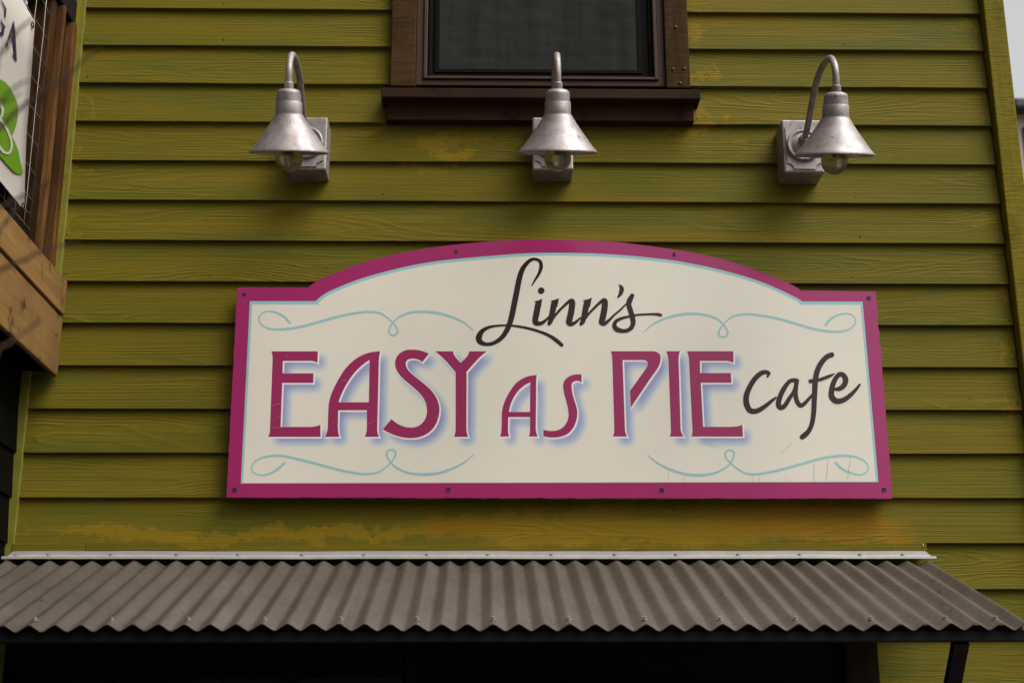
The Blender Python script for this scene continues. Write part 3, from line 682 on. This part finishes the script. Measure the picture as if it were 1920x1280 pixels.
# ================================================================== SIGN LAMPS
def make_lamp():
    """origin on the wall behind the middle of the box; -y is the street"""
    o = empty('sign_lamp', 'x', 'lamp', 'silver gooseneck lamps above the sign')
    w2, h2, d = .0715, .101, .104
    bx = MB().box(-w2, w2, -d, .010, -h2, h2).obj('wall_box', M['lamp'], o, .006)
    # raised panel with scooped corners
    def plate(mx, mz, rc):
        P = []
        for sx, sz, a0 in ((1, 1, 270), (-1, 1, 0), (-1, -1, 90), (1, -1, 180)):
            cx, cz = sx * mx, sz * mz
            rng = np.linspace(0, 90, 9)
            for a in rng:
                ang = math.radians({(1, 1): 270 - a, (-1, 1): 0 - a, (-1, -1): 90 - a, (1, -1): 180 - a}[(sx, sz)])
                P.append((cx + rc * math.cos(ang), cz + rc * math.sin(ang)))
        return P
    pl = plate(.0605, .090, .022)
    MB().prism(pl, lambda p: (p[0], -d - .0050, p[1]), lambda p: (p[0], -d + .001, p[1])).obj('box_panel', M['lamp'], o, .0012)
    zc_ = .018 - .02
    MB().lathe([(.060, 0), (.060, .010), (.056, .013), (.051, .012), (.048, .0085), (.044, .008), (.040, .012), (.012, .014), (0, .014)], (0, -d - .0045, zc_), (0, -1, 0)).obj('round_plate', M['lamp'], o)
    zo_ = 2.103
    pathyz = [(-.573,2.080),(-.580,2.10),(-.586,2.14),(-.575,2.178),(-.536,2.218),(-.466,2.239),(-.392,2.241),(-.330,2.226),(-.277,2.196),(-.228,2.164),(-.172,2.133),(-.115,2.110)]
    sp = spline([(0, y, z - zo_) for y, z in pathyz], 6)
    MB().tube([tuple(p) for p in sp], .0112, 16).obj('gooseneck', M['lamp'], o)
    e1 = Vector(sp[-1]); dr = (Vector(sp[-3]) - e1).normalized()
    MB().lathe([(.022, -.004), (.022, .012), (.019, .016), (.019, .026), (.0125, .028)], e1 + dr * .002, dr, 6, False).obj('locknut', M['lamp'], o, .001)
    ta = R(21.2); ax = Vector((0, -math.sin(ta), math.cos(ta))); rc = Vector((0, -.5, 1.888 - zo_))
    prof = [(.1265, -.0015), (.1280, .0005), (.1275, .003), (.122, .010), (.112, .021), (.098, .0405), (.084, .060), (.070, .080), (.0605, .094), (.054, .105), (.0495, .113), (.0455, .119), (.0430, .1225),
            (.0425, .126), (.0418, .160), (.0400, .1615), (.0392, .164), (.0382, .188), (.0362, .195), (.030, .2005), (.020, .2035), (.0148, .204)]
    sh = MB().lathe(prof, rc, ax, 64).obj('shade', M['lamp'], o)
    MB().lathe([(.1262, -.0012), (.1205, .0098), (.110, .021), (.068, .080), (.052, .105), (.040, .120), (.040, .150), (0, .150)], rc, ax, 64).obj('shade_lining', M['lamp'], sh)
    MB().lathe([(.0155, .2035), (.0155, .222), (.0150, .2245), (.0118, .226)], rc, ax, 24).obj('collar', M['lamp'], o)
    bc = rc - ax * .0180
    R_ = .043; pr = [(R_ * math.sin(a), -R_ * math.cos(a)) for a in np.linspace(0, 2.35, 20)] + [(.0255, .042), (.0235, .055), (.023, .072)]
    bl = MB().lathe(pr, bc, ax, 40).obj('bulb', M['bulb'], o)
    MB().lathe([(0, .010), (.006, .012), (.007, .03), (.010, .045), (.013, .058), (0, .06)], bc, ax, 16).obj('bulb_stem', M['sash'], bl)
    MB().lathe([(0, .056), (.0245, .056), (.0245, .105), (0, .105)], bc, ax, 24).obj('socket', M['sash'], o)
    return o
def copy_tree(o, parent=None):
    c = o.copy(); COL.objects.link(c); c.parent = parent
    for ch in [x for x in o.children]: copy_tree(ch, c)
    return c
l0 = make_lamp()
for i, (x, z, rz, lab) in enumerate([(-.626, 2.103, 0, 'silver gooseneck lamp on the siding between the banner and the window'),
                                     (.243, 2.108, -.75, 'silver gooseneck lamp directly under the window sill'),
                                     (1.129, 2.103, .45, 'silver gooseneck lamp on the siding between window and corner board')]):
    o = l0 if i == 0 else copy_tree(l0)
    o.location = (x, 0, z + CZ); o.rotation_euler = (0, 0, R(rz)); o['label'] = lab

# ================================================================== AWNING
awn = empty('awning', 'corrugated grey metal awning with white flashing below the sign', 'awning', loc=(0, 0, 0))
PT = .0684; XC = 1.463; AMP = .0090
YT, YF = -.045, -.862; ZT, ZF = .647 - AMP + CZ, .3635 - AMP + CZ
def zroof(y): return ZT + (ZF - ZT) * (y - YT) / (YF - YT)
xr = 1.482; xl_ = -1.585
seg = [xl_, -.99, -.375, .24, .857, xr]
for i in range(5):
    a, b_ = seg[i] - (.03 if i else 0), seg[i + 1]
    n = int((b_ - a) / PT * 14); rows = 24; vs = []; fs = []; rr = random.Random(i)
    lift = .0009 * (i % 2)
    for r_ in range(rows + 1):
        y = YT + (YF - YT) * r_ / rows
        for k in range(n + 1):
            x = a + (b_ - a) * k / n
            dent = .0035 * math.exp(-((x - (-.52 if i == 1 else .56 if i == 3 else 1.02)) / .03) ** 2 - ((y + .70) / .035) ** 2)
            wv = .0012 * math.sin(x * 3.1 + y * 4) + .0006 * math.sin(x * 11)
            vs.append((x, y + (.0015 * math.sin(x * 23) if r_ == rows else 0), zroof(y) + AMP * math.asin(.88 * math.cos(2 * math.pi * (x - XC) / PT)) / 1.0759 + lift - dent + wv))
    for r_ in range(rows):
        for k in range(n):
            q = r_ * (n + 1) + k; fs.append((q, q + n + 1, q + n + 2, q + 1))
    o = MB().add(vs, fs, True).obj('roof_sheet', M['roof'], awn)
    sm_ = o.modifiers.new('thick', 'SOLIDIFY'); sm_.thickness = .0012; sm_.offset = -1
    o.data.materials.append(M['rustedge']); sm_.material_offset = 1; sm_.material_offset_rim = 1
    es = o.modifiers.new('split', 'EDGE_SPLIT'); es.split_angle = R(48); es.use_edge_sharp = False
def roof_screw(x, y):
    k = round((x - XC) / PT); x = XC + k * PT; z = zroof(y) + AMP
    nrm = Vector((0, (ZF - ZT) / (YF - YT) * -1, 1)).normalized()
    MB().lathe([(.0085, .0), (.0085, .0022), (.0055, .0024), (.0055, .0085), (0, .009)], (x, y, z), nrm, 10, False).obj('roof_screw', M['screw'], awn)
for px in (62, 210, 353, 495, 638, 780, 919, 1065, 1205, 1343, 1489, 1628, 1767, 1863):
    roof_screw(W(px, 1156, -.815).x, -.815)
fx0, fx1 = -1.567, 1.493
prof = [(-.004, .684), (-.0150, .6815), (-.0165, .6685), (-.022, .6645), (-.050, .6605), (-.0540, .6595), (-.0555, .6510), (-.050, .6500)]
vs = []; fs = []; nseg = 40
for i in range(nseg + 1):
    f = i / nseg
    for j, (y, z) in enumerate(prof):
        inset = .024 * (1 - min(1, max(0, (.682 - z) / .024)))
        x = (fx0 + inset) + ((fx1 - inset) - (fx0 + inset)) * f
        vs.append((x, y, z + CZ + .0006 * math.sin(f * 17) + .0004 * math.sin(f * 53)))
for i in range(nseg):
    for j in range(len(prof) - 1):
        a = i * len(prof) + j; fs.append((a, a + 1, a + len(prof) + 1, a + len(prof)))
o = MB().add(vs, fs).obj('flashing', M['flash'], awn); sm_ = o.modifiers.new('thick', 'SOLIDIFY'); sm_.thickness = .001
for px in (30, 91, 208, 331, 446, 566, 682, 800, 914, 1033, 1152, 1267, 1383, 1499, 1612, 1692):
    p = W(px, 1040, -.034)
    MB().lathe([(.0075, 0), (.0075, .002), (.005, .002), (.005, .007), (0, .0075)], (p.x, -.034, .6630 + CZ), (0, -.25, 1), 10, False).obj('flashing_screw', M['screw'], awn)
zk = Z0 - 13 * E_
a_, b_ = -1.548, W(160, 1022, -.012).x
lg = MB().box(a_, b_ - .0008, -.012, .006, .683 + CZ, zk - .0015).obj('ledger', M['siding'], awn, .0015)
MB().box(b_ + .0008, W(1737.5, 1022, -.012).x, -.0125, .006, .683 + CZ, zk - .0015).obj('ledger', M['siding'], awn, .0015)
p = W(1731, 1022, -.0126); MB().tube([p + Vector((0, 0, .004)), p + Vector((.0004, -.0015, -.006))], .0014, 6).obj('nail', M['screw'], awn)
zf = zroof(-.80) - AMP - .002
MB().box(-1.58, 1.475, -.842, -.802, zf - .046, zroof(-.842) - AMP - .004).obj('front_beam', M['black'], awn, .003)
MB().box(-1.575, 1.472, -.801, -.792, zf - .03, zroof(-.80) - AMP - .0015).obj('closure_strip', M['black'], awn)
MB().box(-1.58, 1.47, -.05, -.013, .55 + CZ, .618 + CZ).obj('wall_rail', M['black'], awn, .003)
for x in (-1.40, -.72, -.05, .62, 1.29):
    y0, y1 = -.80, -.052
    vs = []
    for y in (y0, y1):
        zc2 = zroof(y) - AMP - .004
        vs += [(x - .02, y, zc2), (x + .02, y, zc2), (x + .02, y, zc2 - .045), (x - .02, y, zc2 - .045)]
    MB().add(vs, [(0, 1, 2, 3), (7, 6, 5, 4), (0, 4, 5, 1), (1, 5, 6, 2), (2, 6, 7, 3), (3, 7, 4, 0)]).obj('rafter', M['black'], awn)
for x in (-1.40, 1.292):
    d0, d1 = Vector((x, -.822, zf - .044)), Vector((x, -.004, zf - .92))
    u = (d1 - d0).normalized(); nn = Vector((0, u.z, -u.y)) * .013; e = Vector((.0205, 0, 0)); vs = []
    for q in (d0, d1): vs += [q - e - nn, q + e - nn, q + e + nn, q - e + nn]
    MB().add(vs, [(3, 2, 1, 0), (4, 5, 6, 7), (0, 1, 5, 4), (1, 2, 6, 5), (2, 3, 7, 6), (3, 0, 4, 7)]).obj('brace', M['black'], awn)

# ================================================================== BARE STREET TREE left of the camera, twigs reaching in
tree = empty('street_tree', 'bare tree whose thin dark twigs cross in front of the banner and beam', 'tree', loc=(0, 0, 0))
base = Vector((-1.12, -3.9, 0))
tk = spline([base, base + Vector((.02, .01, .8)), base + Vector((-.03, .03, 1.7)), base + Vector((.04, .05, 2.6)), base + Vector((.0, .1, 3.6)), base + Vector((.06, .12, 4.6))], 6)
MB().tube([tuple(p) for p in tk], list(np.linspace(.085, .02, len(tk))), 14).obj('trunk', M['bark'], tree)
cr = MB(); rt = random.Random(11)
def twig(pts, r0, r1):
    S = spline(pts, 6); S = [np.array(p) + np.array([rt.uniform(-1, 1) for _ in range(3)]) * .0012 for p in S]
    cr.tube([tuple(p) for p in S], list(np.linspace(r0, r1, len(S))), 7)
limbs = [[tk[16], (-1.25, -3.2, 2.1), (-.98, -3.05, 2.25)], [tk[13], (-1.2, -3.2, 1.95), (-.98, -3.08, 2.08)], [tk[19], (-1.25, -3.2, 2.55), (-1.0, -3.05, 2.72)], [tk[21], (-1.3, -3.5, 3.1), (-1.2, -3.7, 3.4)], [tk[23], (-1.6, -3.2, 3.6), (-1.9, -3.0, 4.0)], [tk[20], (-1.7, -3.4, 3.0), (-2.0, -3.4, 3.3)]]
for l in limbs: twig([tuple(p) for p in l], .022, .010)
def view_twig(limb, pix, t, r0, r1):
    s_ = limbs[limb][-1]; P = [tuple(WT(x, y, t + .04 * i)) for i, (x, y) in enumerate(pix)]
    q = tuple((np.array(s_) + np.array(P[0])) / 2 + np.array((0, 0, -.01)))
    twig([tuple(s_), q] + P, r0 * .62, r1 * .62)
TW = 1.45
view_twig(2, [(-60, 150), (0, 100), (30, 62), (58, 36)], TW, .005, .0022)
view_twig(2, [(-60, 235), (0, 190), (25, 166), (53, 150)], TW, .0045, .0018)
view_twig(0, [(-50, 225), (0, 196), (20, 186), (38, 175)], TW + .05, .0035, .0012)
view_twig(0, [(-60, 275), (0, 238), (28, 212), (52, 193), (95, 166), (128, 140), (160, 112), (192, 86)], TW, .0055, .0018)
view_twig(0, [(-50, 470), (0, 426), (20, 405), (46, 366)], TW, .004, .0016)
view_twig(0, [(-50, 395), (0, 388), (26, 375), (70, 352), (127, 328)], TW + .1, .004, .0014)
view_twig(1, [(-60, 525), (0, 506), (28, 494), (75, 473), (110, 462), (146, 452)], TW, .005, .0018)
view_twig(1, [(-60, 680), (0, 652), (40, 625), (75, 600)], TW - .1, .004, .0018)
for l in limbs:
    for _ in range(3):
        s_ = np.array(l[-1]); d = np.array((rt.uniform(-.7, .05), rt.uniform(-.5, .2), rt.uniform(.2, .7)))
        twig([tuple(s_), tuple(s_ + d * .5 + (0, 0, -.03)), tuple(s_ + d)], .006, .002)
cr.obj('branches', M['bark'], tree)

# ================================================================== NEIGHBOURING HOUSE past the corner board
HY = 8.0
hs_ = empty('neighbour_house', 'pale pink rendered house with grey gutter just past the corner board', 'house', loc=(0, 0, 0))
zt_ = W(1912, 214, HY).z; hx = W(1900, 214, HY).x
hw = MB().box(hx, hx + 7, HY, HY + 6, .003, zt_).obj('wall', M['pale'], hs_)
MB().box(hx - .05, hx + 7.2, HY - .18, HY - .002, zt_ - .02, zt_ + .10).obj('gutter', M['slate'], hs_, .03)
MB().add([(hx - .1, HY - .15, zt_ + .02), (hx + 7.2, HY - .15, zt_ + .02), (hx + 7.2, HY + 3, zt_ + .25), (hx - .1, HY + 3, zt_ + .25), (hx - .1, HY + 6.1, zt_ + .02), (hx + 7.2, HY + 6.1, zt_ + .02)], [(0, 1, 2, 3), (3, 2, 5, 4)]).obj('roof', M['slate'], hs_)
q0, q1 = W(1916, 240, HY), W(1916, 290, HY)
wi = MB().box(q0.x, q0.x + 1.0, HY - .03, HY - .001, q1.z - .9, q0.z).obj('window', M['slate'], hs_, .01)
MB().box(q0.x + .06, q0.x + .94, HY - .036, HY - .031, q1.z - .84, q0.z - .06).obj('pane', M['glass'], wi)
